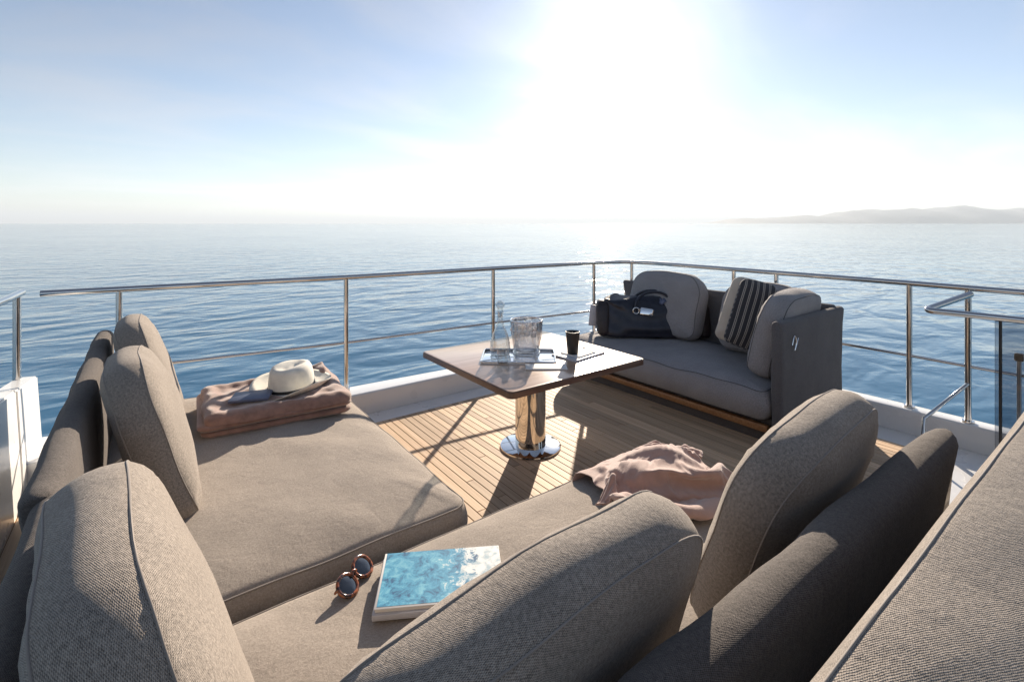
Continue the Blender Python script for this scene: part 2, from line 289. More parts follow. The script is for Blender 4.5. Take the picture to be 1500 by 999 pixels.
def spline(pts, n=8, closed=False):
    P = [Vector(p) for p in pts]; out = []; L = len(P)
    rngs = range(L if closed else L-1)
    for i in rngs:
        g = (lambda k: P[k % L]) if closed else (lambda k: P[min(max(k, 0), L-1)])
        a, b, c, d = g(i-1), g(i), g(i+1), g(i+2)
        for k in range(n):
            t = k/n; out.append(0.5*((2*b)+(c-a)*t+(2*a-5*b+4*c-d)*t*t+(3*b-a-3*c+d)*t**3))
    if not closed: out.append(P[-1])
    return out
def round_poly(pts, r, n=5):
    P = [Vector(p) for p in pts]; out = [P[0]]
    for i in range(1, len(P)-1):
        a = (P[i-1]-P[i]); b = (P[i+1]-P[i]); rr = min(r, a.length*0.45, b.length*0.45); a = P[i]+a.normalized()*rr; b = P[i]+b.normalized()*rr
        for k in range(n+1):
            t = k/n; out.append(a*(1-t)**2+P[i]*2*t*(1-t)+b*t*t)
    out.append(P[-1]); return out
def tube_mesh(pts, r, n=10, closed=False):
    P = [Vector(p) for p in pts]; L = len(P); V = []; Fc = []; up = None
    for i, p in enumerate(P):
        t = (P[(i+1) % L]-P[i-1]) if closed else (P[min(i+1, L-1)]-P[max(i-1, 0)])
        t.normalize()
        if up is None: up = Vector((0, 0, 1)) if abs(t.z) < 0.9 else Vector((1, 0, 0))
        s = t.cross(up)
        if s.length < 1e-6: s = t.orthogonal()
        s.normalize(); up = s.cross(t).normalized(); rr = r[i] if hasattr(r, '__len__') else r
        for k in range(n):
            a = 2*PI*k/n; V.append(p+(s*math.cos(a)+up*math.sin(a))*rr)
    for i in range(L if closed else L-1):
        for k in range(n):
            a = i*n+k; b = i*n+(k+1) % n; c = ((i+1) % L)*n+(k+1) % n; d = ((i+1) % L)*n+k; Fc.append((a, b, c, d))
    if not closed: Fc.append(tuple(range(n))[::-1]); Fc.append(tuple((L-1)*n+k for k in range(n)))
    return V, Fc
def tube(name, pts, r, m, parent=None, n=10, closed=False, **k):
    v, f = tube_mesh(pts, r, n, closed); return mk(name, v, f, m, parent, angle=60, **k)
def lathe(name, prof, m, parent=None, n=32, warp=None, **k):
    V = []; Fc = []; rows = []
    for (r, z) in prof:
        if r < 1e-5: V.append(Vector((0, 0, z))); rows.append([len(V)-1])
        else:
            row = []
            for i in range(n):
                a = 2*PI*i/n; V.append(Vector((r*math.cos(a), r*math.sin(a), z))); row.append(len(V)-1)
            rows.append(row)
    for A_, B_ in zip(rows, rows[1:]):
        for i in range(n):
            j = (i+1) % n
            if len(A_) == 1 and len(B_) == 1: continue
            if len(A_) == 1: Fc.append((A_[0], B_[j], B_[i]))
            elif len(B_) == 1: Fc.append((A_[i], A_[j], B_[0]))
            else: Fc.append((A_[i], A_[j], B_[j], B_[i]))
    if warp: V = [warp(v) for v in V]
    return mk(name, V, Fc, m, parent, **k)
def vnoise(p, seed=0.0):
    x, y, z = p
    return (math.sin(x*7.1+seed)*math.sin(y*6.3+seed*1.7+1)*math.sin(z*8.2+seed*.6+2) + 0.5*math.sin(x*15.3+y*11+seed*2.1)*math.sin(z*17.1-y*9+seed))
def outline(wd, ht, rt, rb, n=10):
    """rounded rectangle, x in +-wd/2, z in 0..ht, top radius rt, bottom radius rb, edges subdivided"""
    x = wd/2; pts = []
    def arc(cx, cz, r, a0):
        for k in range(n+1):
            a = a0+PI/2*k/n; pts.append((cx+r*math.cos(a), cz+r*math.sin(a)))
    arc(x-rt, ht-rt, rt, 0); arc(-x+rt, ht-rt, rt, PI/2); arc(-x+rb, rb, rb, PI); arc(x-rb, rb, rb, 1.5*PI)
    out = []
    for i in range(len(pts)):
        a = pts[i]; b = pts[(i+1) % len(pts)]; d = math.dist(a, b); k = max(1, int(d/0.05))
        for j in range(k): out.append((a[0]+(b[0]-a[0])*j/k, a[1]+(b[1]-a[1])*j/k))
    return out
def cushion(name, wd, ht, th, m, rt=0.16, rb=0.07, bulge=0.04, band=0.017, seed=0.0, pipe='pipe', parent=None, loc=None, rot=None, flat=False, wrinkle=0.009, pr=0.0022, crown=0.03, edge=0.018, pucker=1.0):
    """box cushion: front +y, back -y, bottom z=0; flat=True lays it with front up (+z), width x, height -> y"""
    O = outline(wd, ht, rt, rb); K = len(O); cx, cz = 0.0, ht/2
    SC = [0.0, .12, .25, .38, .5, .61, .71, .80, .87, .93, .97, 1.0]
    rings = []
    drop = lambda s: edge*max(0, (s-0.78)/0.22)**2.2
    for s in SC: rings.append((s, th/2 + bulge*(1-s**2.6) - drop(s), 0))
    for k in range(1, 6):
        t = k/6; hh_ = th/2-edge; rings.append((1.0, hh_-2*hh_*t, band*math.sin(PI*t)))
    for s in SC[::-1]: rings.append((s, -th/2 - bulge*0.7*(1-s**2.6) + drop(s), 0))
    # normals of outline for band bulge
    nor = []
    for i in range(K):
        a = O[i-1]; b = O[(i+1) % K]; t = (b[0]-a[0], b[1]-a[1]); L = math.hypot(*t); nor.append((t[1]/L, -t[0]/L))
    per = [0]
    for i in range(K): per.append(per[-1]+math.dist(O[i], O[(i+1) % K]))
    V = []; Fc = []; UV = []; idx = []
    def tr(x, y, z):
        # a slight crown: middle of the top higher, soft sag
        q = vnoise((x, y, z), seed)*wrinkle
        if not flat:
            z2 = z + crown*(z/ht)*(1-(2*x/wd)**2)
            y2 = y + q + 0.02*math.sin(PI*z/ht)*0.3
            return Vector((x+q*0.5, y2, z2+q*0.4))
        return Vector((x+q*0.3, z-ht/2, y+q))
    for (s, y, bd) in rings:
        if s == 0.0: V.append(tr(cx, y, cz)); idx.append([len(V)-1])
        else:
            row = []
            for i in range(K):
                x = cx+(O[i][0]-cx)*s+nor[i][0]*bd; z = cz+(O[i][1]-cz)*s+nor[i][1]*bd
                pk = 0.0022*math.exp(-((s-0.9)/0.06)**2)*(math.sin(per[i]*95+seed*3)+math.sin(per[i]*61+seed))*pucker
                V.append(tr(x, y+(pk if y > 0 else -pk), z)); row.append(len(V)-1)
            idx.append(row)
    nr = len(rings); nf = len(SC)
    for r in range(nr-1):
        A_, B_ = idx[r], idx[r+1]; side = (r >= nf-1 and r < nr-nf)
        for i in range(K):
            j = (i+1) % K
            def uvp(ri, ii, iend):
                s, y, bd = rings[ri]
                if side: return (per[iend], y+0.3)
                if s == 0: return (cx, cz)
                return (cx+(O[ii][0]-cx)*s, cz+(O[ii][1]-cz)*s)
            if len(A_) == 1: f = (A_[0], B_[i], B_[j]); u = [uvp(r, 0, 0), uvp(r+1, i, i), uvp(r+1, j, i+1)]
            elif len(B_) == 1: f = (A_[i], B_[0], A_[j]); u = [uvp(r, i, i), uvp(r+1, 0, 0), uvp(r, j, i+1)]
            else: f = (A_[i], B_[i], B_[j], A_[j]); u = [uvp(r, i, i), uvp(r+1, i, i), uvp(r+1, j, i+1), uvp(r, j, i+1)]
            if flat: f = f[::-1]; u = u[::-1]
            Fc.append(f[::-1]); UV.append(u[::-1])
    o = mk(name, V, Fc, m, parent, uvs=UV, loc=loc, rot=rot)
    if pipe:
        for r in (nf-1, nr-nf):
            pts = [V[k] for k in idx[r]]
            tube('piping', pts, pr, pipe, o, n=6, closed=True)
    return o
def panel(name, length, m, parent=None, top=0.88, thick=0.085, base=0.05, flare=(0.0, 0.0), loc=None, rot=None, seed=0.0, bow=0.0):
    """upholstered upright panel: inner face y=0 (towards +y), outer at -thick, x in 0..length, ends flaring at the top"""
    t = thick; r = t*0.42
    prof = [(-0.008, base)] + [(0, z) for z in (base+0.02, 0.2, 0.4, 0.55, 0.66, 0.75, top-r-0.03)]
    for k in range(1, 8):
        a = PI*k/8; prof.append((-t/2+t/2*math.cos(a), top-r+r*math.sin(a)))
    prof += [(-t, z) for z in (top-r-0.03, 0.75, 0.66, 0.55, 0.4, 0.2, base+0.02)] + [(-t+0.008, base)]
    cy = -t/2; zm = (top+base)/2
    st = [(0.0, 0.70), (0.004, 0.82), (0.012, 0.93), (0.028, 0.985), (0.05, 1.0)]
    xs = [(x, s) for x, s in st]; n = max(2, int(length/0.08))
    xs += [(0.05+(length-0.1)*k/n, 1.0) for k in range(1, n)] + [(length-x, s) for x, s in st[::-1]]
    V = []; Fc = []; K = len(prof)
    for (x, s) in xs:
        for (y, z) in prof:
            yy = cy+(y-cy)*s; zz = z if z < top-r-0.031 else z-(1-s)*0.03
            q = vnoise((x*1.3, yy, z), seed)*0.005
            f = max(0, (z-0.55)/(top-0.55))**1.6; u = x/length
            xx = x - flare[0]*f*max(0, 1-u*4)**1.0 + flare[1]*f*max(0, 1-(1-u)*4)
            V.append(Vector((xx, yy+q-bow*f, zz+q*0.6)))
    for i in range(len(xs)-1):
        for k in range(K):
            j = (k+1) % K; Fc.append((i*K+k, i*K+j, (i+1)*K+j, (i+1)*K+k))
    Fc.append(tuple(range(K))[::-1]); Fc.append(tuple((len(xs)-1)*K+k for k in range(K)))
    o = mk(name, V, Fc, m, parent, loc=loc, rot=rot, angle=60)
    bm = bmesh.new(); bm.from_mesh(o.data); bmesh.ops.recalc_face_normals(bm, faces=bm.faces); bm.to_mesh(o.data); bm.free()
    return o
def copy_tree(o, parent=None):
    c = o.copy(); COL.objects.link(c); c.parent = parent
    for ch in list(o.children): copy_tree(ch, c)
    return c

from mathutils.bvhtree import BVHTree
def top_of(o, pts):
    """highest point of an upright part under the given x, y places"""
    M_ = Matrix.Translation(o.location) if o.parent is None else Matrix.Translation(o.parent.location) @ Matrix.Translation(o.location)
    t = BVHTree.FromPolygons([M_ @ v.co for v in o.data.vertices], [tuple(p.vertices) for p in o.data.polygons])
    z = -9
    for x, y in pts:
        h = t.ray_cast(Vector((x, y, 3)), Vector((0, 0, -1)))
        if h[0] is not None: z = max(z, h[0].z)
    return z
def foot(cx, cy, w_, d_, rz, n=5):
    c, s_ = math.cos(rz), math.sin(rz)
    return [(cx+c*a-s_*b, cy+s_*a+c*b) for a in [w_*(i/(n-1)-.5) for i in range(n)] for b in [d_*(j/(n-1)-.5) for j in range(n)]]

# ---------------------------------------------------------------- sea, hills
SEA_Z = -5.0
rad = [0.0, 12.0]
while rad[-1] < 40000: rad.append(rad[-1]*1.5)
V = [(0, 0, SEA_Z)]; Fc = []; n = 96
for r in rad[1:]:
    for k in range(n): V.append((r*math.cos(2*PI*k/n), r*math.sin(2*PI*k/n), SEA_Z))
for k in range(n): Fc.append((0, 1+k, 1+(k+1) % n))
for i in range(len(rad)-2):
    for k in range(n): a = 1+i*n; Fc.append((a+k, a+n+k, a+n+(k+1) % n, a+(k+1) % n))
tag(mk('sea', V, Fc, 'sea', smooth=False), None, None, kind='structure')

FW = Vector((math.cos(AZ), math.sin(AZ), 0)); RT = Vector((math.sin(AZ), -math.cos(AZ), 0))
def hills(name, dist, prof, depth, seed):
    """ridge of land: prof = list of (lateral tan, height m)"""
    rs = np.random.RandomState(seed); n = 120; rows = 14; V = []; Fc = []
    us = np.linspace(prof[0][0], prof[-1][0], n); hs = np.interp(us, [p[0] for p in prof], [p[1] for p in prof])
    jit = sum(np.sin(us*f+rs.rand()*6)*a for f, a in ((40, 10), (90, 6), (210, 3.5)))
    for i in range(n):
        for j in range(rows):
            t = j/(rows-1); prof_t = math.sin(PI*t)**0.8 if 0 < t < 1 else 0
            d = dist+depth*t; p = FW*d+RT*(us[i]*(dist+depth*0.5))
            h = max(0, hs[i]+jit[i]*(hs[i]/150))*prof_t*(1+0.10*math.sin(i*.7+j*1.9)*math.sin(j*2.3))
            V.append((p.x, p.y, SEA_Z-0.3+h))
    for i in range(n-1):
        for j in range(rows-1): Fc.append((i*rows+j, (i+1)*rows+j, (i+1)*rows+j+1, i*rows+j+1))
    tag(mk(name, V, Fc, 'rock'), None, None, kind='structure')
hills('hills', 9000, [(0.42, 0), (0.445, 55), (0.46, 100), (0.55, 135), (0.64, 165), (0.68, 260), (0.80, 300), (0.9, 335), (1.04, 280), (1.5, 240), (1.9, 0)], 3000, 3)

hz = bpy.data.materials.new('haze_air'); hz.use_nodes = True; hn = hz.node_tree.nodes; hl = hz.node_tree.links; hn.clear()
pv = N(hn, 'ShaderNodeVolumePrincipled'); pv.inputs['Color'].default_value = (0.80, 0.90, 1.0, 1); pv.inputs['Density'].default_value = 0.00009; pv.inputs['Anisotropy'].default_value = 0.12
ho = N(hn, 'ShaderNodeOutputMaterial'); hl.new(pv.outputs[0], ho.inputs['Volume'])
v, f = bbox_mesh((-44000, -44000, SEA_Z-1.5), (44000, 44000, 420), 0)
tag(mk('haze', v, f, hz, smooth=False), None, None, kind='stuff')

# ---------------------------------------------------------------- yacht deck
def prism(name, poly, z0, z1, m, parent=None, bev=0.0):
    bm = bmesh.new(); vs_ = [bm.verts.new((x, y, z0)) for x, y in poly]; fb = bm.faces.new(vs_)
    e = bmesh.ops.extrude_face_region(bm, geom=[fb]); tv = [g for g in e['geom'] if isinstance(g, bmesh.types.BMVert)]
    for v in tv: v.co.z = z1
    bmesh.ops.recalc_face_normals(bm, faces=bm.faces)
    if bev:
        ed = [e for e in bm.edges if e.verts[0].co.z > z1-1e-5 and e.verts[1].co.z > z1-1e-5]
        bmesh.ops.bevel(bm, geom=ed, offset=bev, segments=3, affect='EDGES', profile=0.5)
    V = [v.co.copy() for v in bm.verts]; bm.verts.index_update(); Fc = [[v.index for v in f.verts] for f in bm.faces]; bm.free()
    return mk(name, V, Fc, m, parent, angle=35)
OUT = [(-0.62, 4.36), (-0.153, 4.32), (1.324, 4.14), (2.762, 4.08), (4.1, 3.96), (4.45, 3.84), (4.62, 3.55), (4.66, 1.2), (4.62, -4.5)]
INN = [(-0.62, 3.905), (4.02, 3.905), (4.30, 3.80), (4.48, 3.45), (4.50, 1.2), (4.47, -4.5)]
deck = prism('deck', [(-0.62, 4.30)]+OUT[1:]+[(-1.6, -4.5), (-1.2, 0.0), (-0.72, 3.4)], -0.12, 0.0, 'gel'); tag(deck, None, None, kind='structure')
hull = prism('hull', [(-0.3, 3.7), (3.9, 3.5), (4.2, 3.0), (4.2, -4.3), (-1.2, -4.3)], SEA_Z-1, -0.13, 'gel'); tag(hull, None, None, kind='structure')
tag(prism('bulwark', OUT+INN[::-1], 0.001, 0.175, 'gel', bev=0.018), 'low white gelcoat coaming carrying the long stainless railing round the deck', 'bulwark')
TEAK_X0, TEAK_X1, TEAK_Y0, TEAK_Y1 = -0.66, 4.22, 1.02, 3.685
box('caulking', (TEAK_X0, TEAK_Y0, 0.0005), (TEAK_X1, TEAK_Y1, 0.0062), 'caulk', deck, bev=0)
pitch = 0.056
pv_, pf_ = bbox_mesh((0, 0, 0.002), (0.0515, 1, 0.0095), 0.0012, 1)
pl0 = mk('plank', pv_, pf_, 'teak', deck, angle=40); pl0.location = (TEAK_X0+0.004, TEAK_Y0+0.004, 0); first = True
def lay(x0, x1, y0, y1):
    global first
    x = x0
    while x+pitch < x1:
        cut = y0+(y1-y0)*random.uniform(0.15, 0.85)
        for a_, b_ in ((y0, cut-0.0015), (cut+0.0015, y1)):
            o = pl0 if first else link('plank', pl0.data, None, deck)
            first = False; o.location = (x, a_, 0); o.scale = (1, b_-a_, 1)
        x += pitch
lay(TEAK_X0+0.004, TEAK_X1, TEAK_Y0+0.004, TEAK_Y1-0.004)
box('caulking', (-0.7, -3.0, 0.0005), (0.52, TEAK_Y0-0.01, 0.0062), 'caulk', deck, bev=0)
lay(TEAK_X0+0.004, 0.52, -2.95, 0.95)

# high white side bulwark at the far left
wing = thing('side_bulwark', 'tall white gelcoat bulwark panel with vertical seams below the short handrail', 'bulwark', (-0.575, 4.42, 0))
def wingpanel(y0, y1, z0a, z0b, off):
    V = []; Fc = []
    for (y, zt) in ((y0, z0a), (y1, z0b)):
        V += [(0.03-off, y, 0.0), (0.0-off, y, zt), (-0.10-off, y, zt+0.006), (-0.14-off, y, 0.0)]
    for k in range(4): Fc.append((k, (k+1) % 4, 4+(k+1) % 4, 4+k))
    Fc += [(3, 2, 1, 0), (4, 5, 6, 7)]
    return V, Fc
for (y0, y1, a, b_, off) in ((0.0, -0.62, 0.555, 0.63, 0.0), (-0.628, -1.6, 0.632, 0.74, 0.004), (-1.608, -2.6, 0.742, 0.80, 0.008)):
    V, Fc = wingpanel(y0, y1, a, b_, off); o = mk('panel', V, Fc, 'gel', wing, smooth=False)
    bm = bmesh.new(); bm.from_mesh(o.data); bmesh.ops.recalc_face_normals(bm, faces=bm.faces); bmesh.ops.bevel(bm, geom=bm.edges[:], offset=0.008, segments=2, affect='EDGES'); bm.to_mesh(o.data); bm.free()

# ---------------------------------------------------------------- railings
RZ = 1.10
rail = thing('railing', 'long polished stainless railing running round the open corner of the deck', 'railing', (1.324, 4.05, 0.175))
def loc_(p): return Vector(p)-rail.location
top = [(-0.546, 4.31), (-0.153, 4.27), (1.324, 4.09), (2.762, 4.035), (4.10, 3.905), (4.47, 3.80), (4.575, 3.45), (4.584, 1.183), (4.56, 0.85), (4.53, -2.5)]
tube('top_rail', [loc_((x, y, RZ)) for x, y in round_poly([Vector((x, y, 0)) for x, y in top], 0.10) and [(q.x, q.y) for q in round_poly([Vector((x, y, 0)) for x, y in top], 0.12)]], 0.021, 'steel', rail, n=14)
mid = [(q.x, q.y) for q in round_poly([Vector((x, y, 0)) for x, y in top[1:]], 0.12)]
tube('mid_rail', [loc_((x, y, 0.56)) for x, y in mid], 0.011, 'steel', rail, n=10)
for (x, y) in ((-0.153, 4.27), (1.324, 4.09), (2.762, 4.035), (4.06, 3.915), (4.50, 3.74), (4.575, 2.55), (4.578, 2.15), (4.584, 1.183), (4.56, 0.85), (4.54, -0.9)):
    p = tube('post', [loc_((x, y, 0.176)), loc_((x, y, RZ-0.012))], 0.019, 'steel', rail, n=14)
    tube('foot', [loc_((x, y, 0.172)), loc_((x, y, 0.188))], 0.036, 'steel', p, n=18)
lr = thing('short_handrail', 'short stainless handrail with one post standing on the tall white side bulwark', 'railing', (-0.64, 4.28, 0.56))
tube('top_rail', [(0, 0.08, 0.55), (-0.02, -0.3, 0.545), (-0.15, -2.2, 0.55)], 0.021, 'steel', lr, n=14)
tube('post', [(-0.012, 0.02, 0.0), (-0.012, 0.02, 0.54)], 0.02, 'steel', lr, n=14)
tube('post', [(-0.12, -1.9, 0.2), (-0.12, -1.9, 0.545)], 0.02, 'steel', lr, n=14)

gate = thing('side_gate', 'stainless gate frame with bent handrail holding a smoked glass pane', 'gate', (4.2, 0.6, 0.0))
g = [(4.52, 0.83, 1.065), (4.13, 0.985, 0.975), (4.235, 0.53, 0.965), (4.25, -1.6, 0.965)]
tube('handrail', [Vector(q)-gate.location for q in round_poly(g, 0.05)], 0.021, 'steel', gate, n=14)
tube('brace', [Vector(q)-gate.location for q in ((4.545, 0.85, 0.44), (4.12, 0.985, 0.26), (4.10, 0.99, 0.012))], 0.011, 'steel', gate, n=10)
tube('edge_post', [Vector(q)-gate.location for q in ((4.235, 0.64, 0.012), (4.235, 0.64, 0.95))], 0.008, 'blackp', gate, n=10)
gp = box('glass_pane', (0.030, -1.6, 0.10), (0.038, 0.065, 0.955), 'smoked', gate, bev=0.002)
fit = thing('deck_light', 'small black box lamp on a thin post seen through the smoked glass', 'lamp', (4.545, 0.60, 0.175))
tube('post', [(0, 0, 0.001), (0, 0, 0.48)], 0.012, 'brushed', fit, n=10)
box('lamp_head', (-0.02, -0.022, 0.48), (0.02, 0.022, 0.53), 'blackp', fit, bev=0.008)

# ---------------------------------------------------------------- sofas
# chaise (left)
A = thing('chaise_sofa', 'taupe chaise seat with charcoal back along the railing, carrying the folded brown blanket', 'sofa', (0, 1.70, 0.01))
box('base', (-0.12, 0.06, 0.0), (0.98, 2.10, 0.20), 'char', A, bev=0.02)
seatA = cushion('seat_cushion', 1.26, 2.13, 0.19, 'seat', rt=0.06, rb=0.06, bulge=0.035, band=0.020, edge=0.022, seed=1.3, parent=A, loc=(0.425, 1.085, 0.318), flat=True, wrinkle=0.008, pr=0.003, pipe='pipe')
panel('backrest', 2.15, 'char', A, top=0.89, flare=(0.04, 0.08), loc=(-0.15, 2.15, 0.0), rot=(0, 0, -PI/2), seed=2, bow=0.02)
cushion('back_cushion', 0.62, 0.58, 0.145, 'taupe', rt=0.20, rb=0.09, bulge=0.03, seed=4.0, loc=(0.095, 3.47, 0.425), rot=(R(17), 0, -PI/2), parent=None)
tag(bpy.data.objects['back_cushion'], 'taupe woven back cushion on the chaise, standing nearest the railing', 'cushion', 'loose taupe back cushions')
o = cushion('back_cushion', 0.68, 0.58, 0.15, 'taupe', rt=0.20, rb=0.09, bulge=0.035, seed=5.2, loc=(0.10, 2.52, 0.425), rot=(R(17), 0, -PI/2))
tag(o, 'taupe woven back cushion on the chaise, standing on the side away from the railing', 'cushion', 'loose taupe back cushions')

# corner sofa (near)
B = thing('corner_sofa', 'taupe sofa with charcoal back on two sides, carrying the pink throw and the blue book', 'sofa', (0, 0.50, 0.01))
box('base', (-0.10, 0.06, 0.0), (1.90, 1.08, 0.20), 'char', B, bev=0.02)
seatB = cushion('seat_cushion', 2.12, 1.12, 0.19, 'seat', rt=0.05, rb=0.05, bulge=0.014, band=0.012, seed=7.1, parent=B, loc=(0.90, 0.575, 0.292), flat=True, wrinkle=0.008, pr=0.003)
panel('backrest', 1.96, 'char', B, top=0.88, thick=0.11, flare=(0.0, 0.37), loc=(-0.24, 0.0, 0.0), seed=9)
panel('side_backrest', 1.14, 'char', B, top=0.88, flare=(0.0, 0.0), loc=(-0.14, 1.155, 0.0), rot=(0, 0, -PI/2), seed=11)
br = box('end_bracket', (0, 0, 0), (0.012, 0.02, 0.24), 'brushed', B, bev=0.003, loc=(1.735, -0.085, 0.58), rot=(0, R(40), 0))
o = cushion('back_cushion', 0.72, 0.58, 0.15, 'taupe', rt=0.19, rb=0.09, bulge=0.035, seed=12.0, loc=(1.61, 0.79, 0.42), rot=(R(19), R(-4), 0))
tag(o, 'taupe woven back cushion on the corner sofa beside the pink throw', 'cushion', 'loose taupe back cushions')
o = cushion('back_cushion', 0.82, 0.575, 0.15, 'taupe', rt=0.17, rb=0.09, bulge=0.035, seed=14.0, loc=(0.565, 0.79, 0.41), rot=(R(19), R(-4), 0))
tag(o, 'taupe woven back cushion on the corner sofa in front of the blue book', 'cushion', 'loose taupe back cushions')
o = cushion('back_cushion', 0.72, 0.60, 0.16, 'taupe', rt=0.17, rb=0.09, bulge=0.04, seed=16.0, loc=(0.10, 1.12, 0.435), rot=(R(17), 0, R(-86)))
tag(o, 'big taupe woven cushion against the side backrest of the corner sofa', 'cushion', 'loose taupe back cushions')

# sofa behind, only its back in view
Eo = thing('outer_sofa', 'taupe sofa back running parallel behind the corner sofa, facing away from the table', 'sofa', (0.45, 0.0, 0.01))
box('base', (0.0, -1.15, 0.0), (2.7, 0.20, 0.22), 'char', Eo, bev=0.02)
panel('backrest', 2.7, 'char', Eo, top=0.80, thick=0.06, loc=(2.7, 0.225, 0.0), rot=(0, 0, PI), seed=21)
cushion('seat_cushion', 2.66, 0.86, 0.18, 'seat', rt=0.05, rb=0.05, bulge=0.02, seed=22, parent=Eo, loc=(1.35, -0.72, 0.31), flat=True)
cushion('back_cushion', 2.68, 0.66, 0.10, 'taupe', rt=0.05, rb=0.05, bulge=0.02, band=0.010, edge=0.008, seed=23, parent=Eo, loc=(1.35, -0.350, 0.715), rot=(R(66), 0, PI), crown=0.0, wrinkle=0.005, pr=0.002, pucker=0.12)

# sofa at the right rail
Rs = thing('rail_sofa', 'dark grey sofa with charcoal arm and teak plinth, standing in shade by the right railing', 'sofa', (3.45, 1.60, 0.01))
box('plinth', (0.05, 0.05, 0.0), (0.95, 2.0, 0.075), 'char', Rs, bev=0.01)
box('teak_plinth_rail', (0.015, 0.09, 0.076), (0.06, 2.03, 0.125), 'teakrail', Rs, bev=0.006)
box('leg', (0.02, 1.98, 0.0), (0.10, 2.06, 0.12), 'teakrail', Rs, bev=0.006, loc=(0, 0.06, 0))
box('base', (0.07, 0.05, 0.078), (0.95, 2.05, 0.16), 'char', Rs, bev=0.02)
cushion('seat_cushion', 0.98, 2.03, 0.24, 'blue', rt=0.06, rb=0.06, bulge=0.03, band=0.035, seed=31, parent=Rs, loc=(0.47, 1.11, 0.27), flat=True, pipe='pipe_dark')
panel('backrest', 2.10, 'slate_dark', Rs, top=0.89, thick=0.08, flare=(0, 0.06), loc=(0.93, 0.02, 0), rot=(0, 0, PI/2), seed=33)
panel('arm', 1.02, 'slate_dark', Rs, top=0.87, thick=0.08, flare=(0.0, 0.06), loc=(0.0, 0.06, 0), seed=35)
em = tube('badge', spline([(0.11, -0.035, 0.70), (0.14, -0.036, 0.76), (0.17, -0.036, 0.72), (0.15, -0.035, 0.66), (0.18, -0.035, 0.70), (0.20, -0.035, 0.74)], 5), 0.004, 'chrome', Rs, n=6)
G2 = 'loose grey cushions on the rail sofa'
o = cushion('back_cushion', 0.80, 0.58, 0.19, 'blue', rt=0.17, rb=0.09, bulge=0.04, seed=36, loc=(4.13, 3.06, 0.45), rot=(R(15), 0, PI/2), pipe='pipe_dark')
tag(o, 'dark slate back cushion standing behind the black leather bag', 'cushion', G2)
o = cushion('back_cushion', 0.66, 0.56, 0.18, 'blue', rt=0.17, rb=0.09, bulge=0.04, seed=37, loc=(4.14, 2.10, 0.45), rot=(R(15), 0, PI/2), pipe='pipe_dark')
tag(o, 'dark slate back cushion half hidden behind the striped pillow', 'cushion', G2)
o = cushion('arm_cushion', 0.76, 0.58, 0.19, 'blue', rt=0.19, rb=0.09, bulge=0.04, seed=38, loc=(3.97, 1.86, 0.43), rot=(R(14), 0, R(4)), pipe='pipe_dark')
tag(o, 'dark slate cushion leaning on the arm of the rail sofa', 'cushion', G2)
o = cushion('striped_pillow', 0.60, 0.56, 0.05, 'stripes', rt=0.05, rb=0.05, bulge=0.075, band=0.004, edge=0.004, seed=40, loc=(3.96, 1.98, 0.49), rot=(R(22), R(-20), R(128)), pipe=None)
tag(o, 'black pillow with thin pale diagonal stripes, leaning in the sofa corner', 'pillow')
o = cushion('sand_pillow', 0.58, 0.55, 0.05, 'cream', rt=0.06, rb=0.05, bulge=0.06, band=0.004, edge=0.004, seed=41, loc=(4.03, 2.11, 0.50), rot=(R(20), R(-18), R(118)), pipe=None)
tag(o, 'plain sand coloured pillow tucked behind the striped pillow', 'pillow')

# ---------------------------------------------------------------- table
T = thing('pedestal_table', 'square teak table with dark edge on a chrome pedestal', 'table', (2.13, 2.655, 0.0095))
tw = 0.565; th_ = 0.535; TZ = 0.63
def rrect(w_, h_, r, n=6):
    out = []
    for cx, cy, a0 in ((w_-r, h_-r, 0), (-w_+r, h_-r, 90), (-w_+r, -h_+r, 180), (w_-r, -h_+r, 270)):
        for k in range(n+1): a = R(a0+90*k/n); out.append((cx+r*math.cos(a), cy+r*math.sin(a)))
    return out
e = prism('table_edge', rrect(tw, th_, 0.035), TZ-0.038, TZ-0.003, 'tableedge', T, bev=0.003)
prism('tabletop', rrect(tw-0.006, th_-0.006, 0.032), TZ-0.002, TZ, 'tabletop', T, bev=0.0008)
lathe('pedestal', [(0, 0.0165), (0.105, 0.0165), (0.105, TZ-0.06), (0.0, TZ-0.06)], 'chrome', T, n=48, angle=40)
lathe('base_plate', [(0, 0), (0.205, 0), (0.210, 0.004), (0.208, 0.012), (0.198, 0.016), (0, 0.016)], 'chrome', T, n=56, angle=40)
lathe('mount_plate', [(0, TZ-0.059), (0.16, TZ-0.059), (0.16, TZ-0.0385), (0, TZ-0.0385)], 'brushed', T, n=32, angle=40)
tz = TZ+0.0095
tray = thing('tray', 'rectangular polished silver tray with thin raised rim on the table', 'tray', (2.03, 2.66, tz+0.0005), (0, 0, AZ-PI/2-R(2)))
prism('tray_base', rrect(0.245, 0.165, 0.02), 0, 0.005, 'chrome', tray, bev=0.001)
tube('rim', [(x, y, 0.010) for x, y in rrect(0.245, 0.165, 0.02)], 0.006, 'chrome', tray, n=8, closed=True)
dec = thing('decanter', 'clear glass decanter with tall neck and round stopper on the silver tray', 'decanter', (1.955, 2.77, tz+0.0062))
lathe('body', [(0, 0.0), (0.052, 0.0), (0.06, 0.006), (0.062, 0.04), (0.058, 0.10), (0.045, 0.16), (0.026, 0.21), (0.018, 0.25), (0.017, 0.31), (0.024, 0.33)], 'glass', dec, n=32)
lathe('stopper', [(0, 0.285), (0.011, 0.285), (0.0125, 0.325), (0.02, 0.337), (0.012, 0.345), (0.022, 0.362), (0.027, 0.38), (0.022, 0.398), (0.010, 0.41), (0, 0.413)], 'glass', dec, n=24)
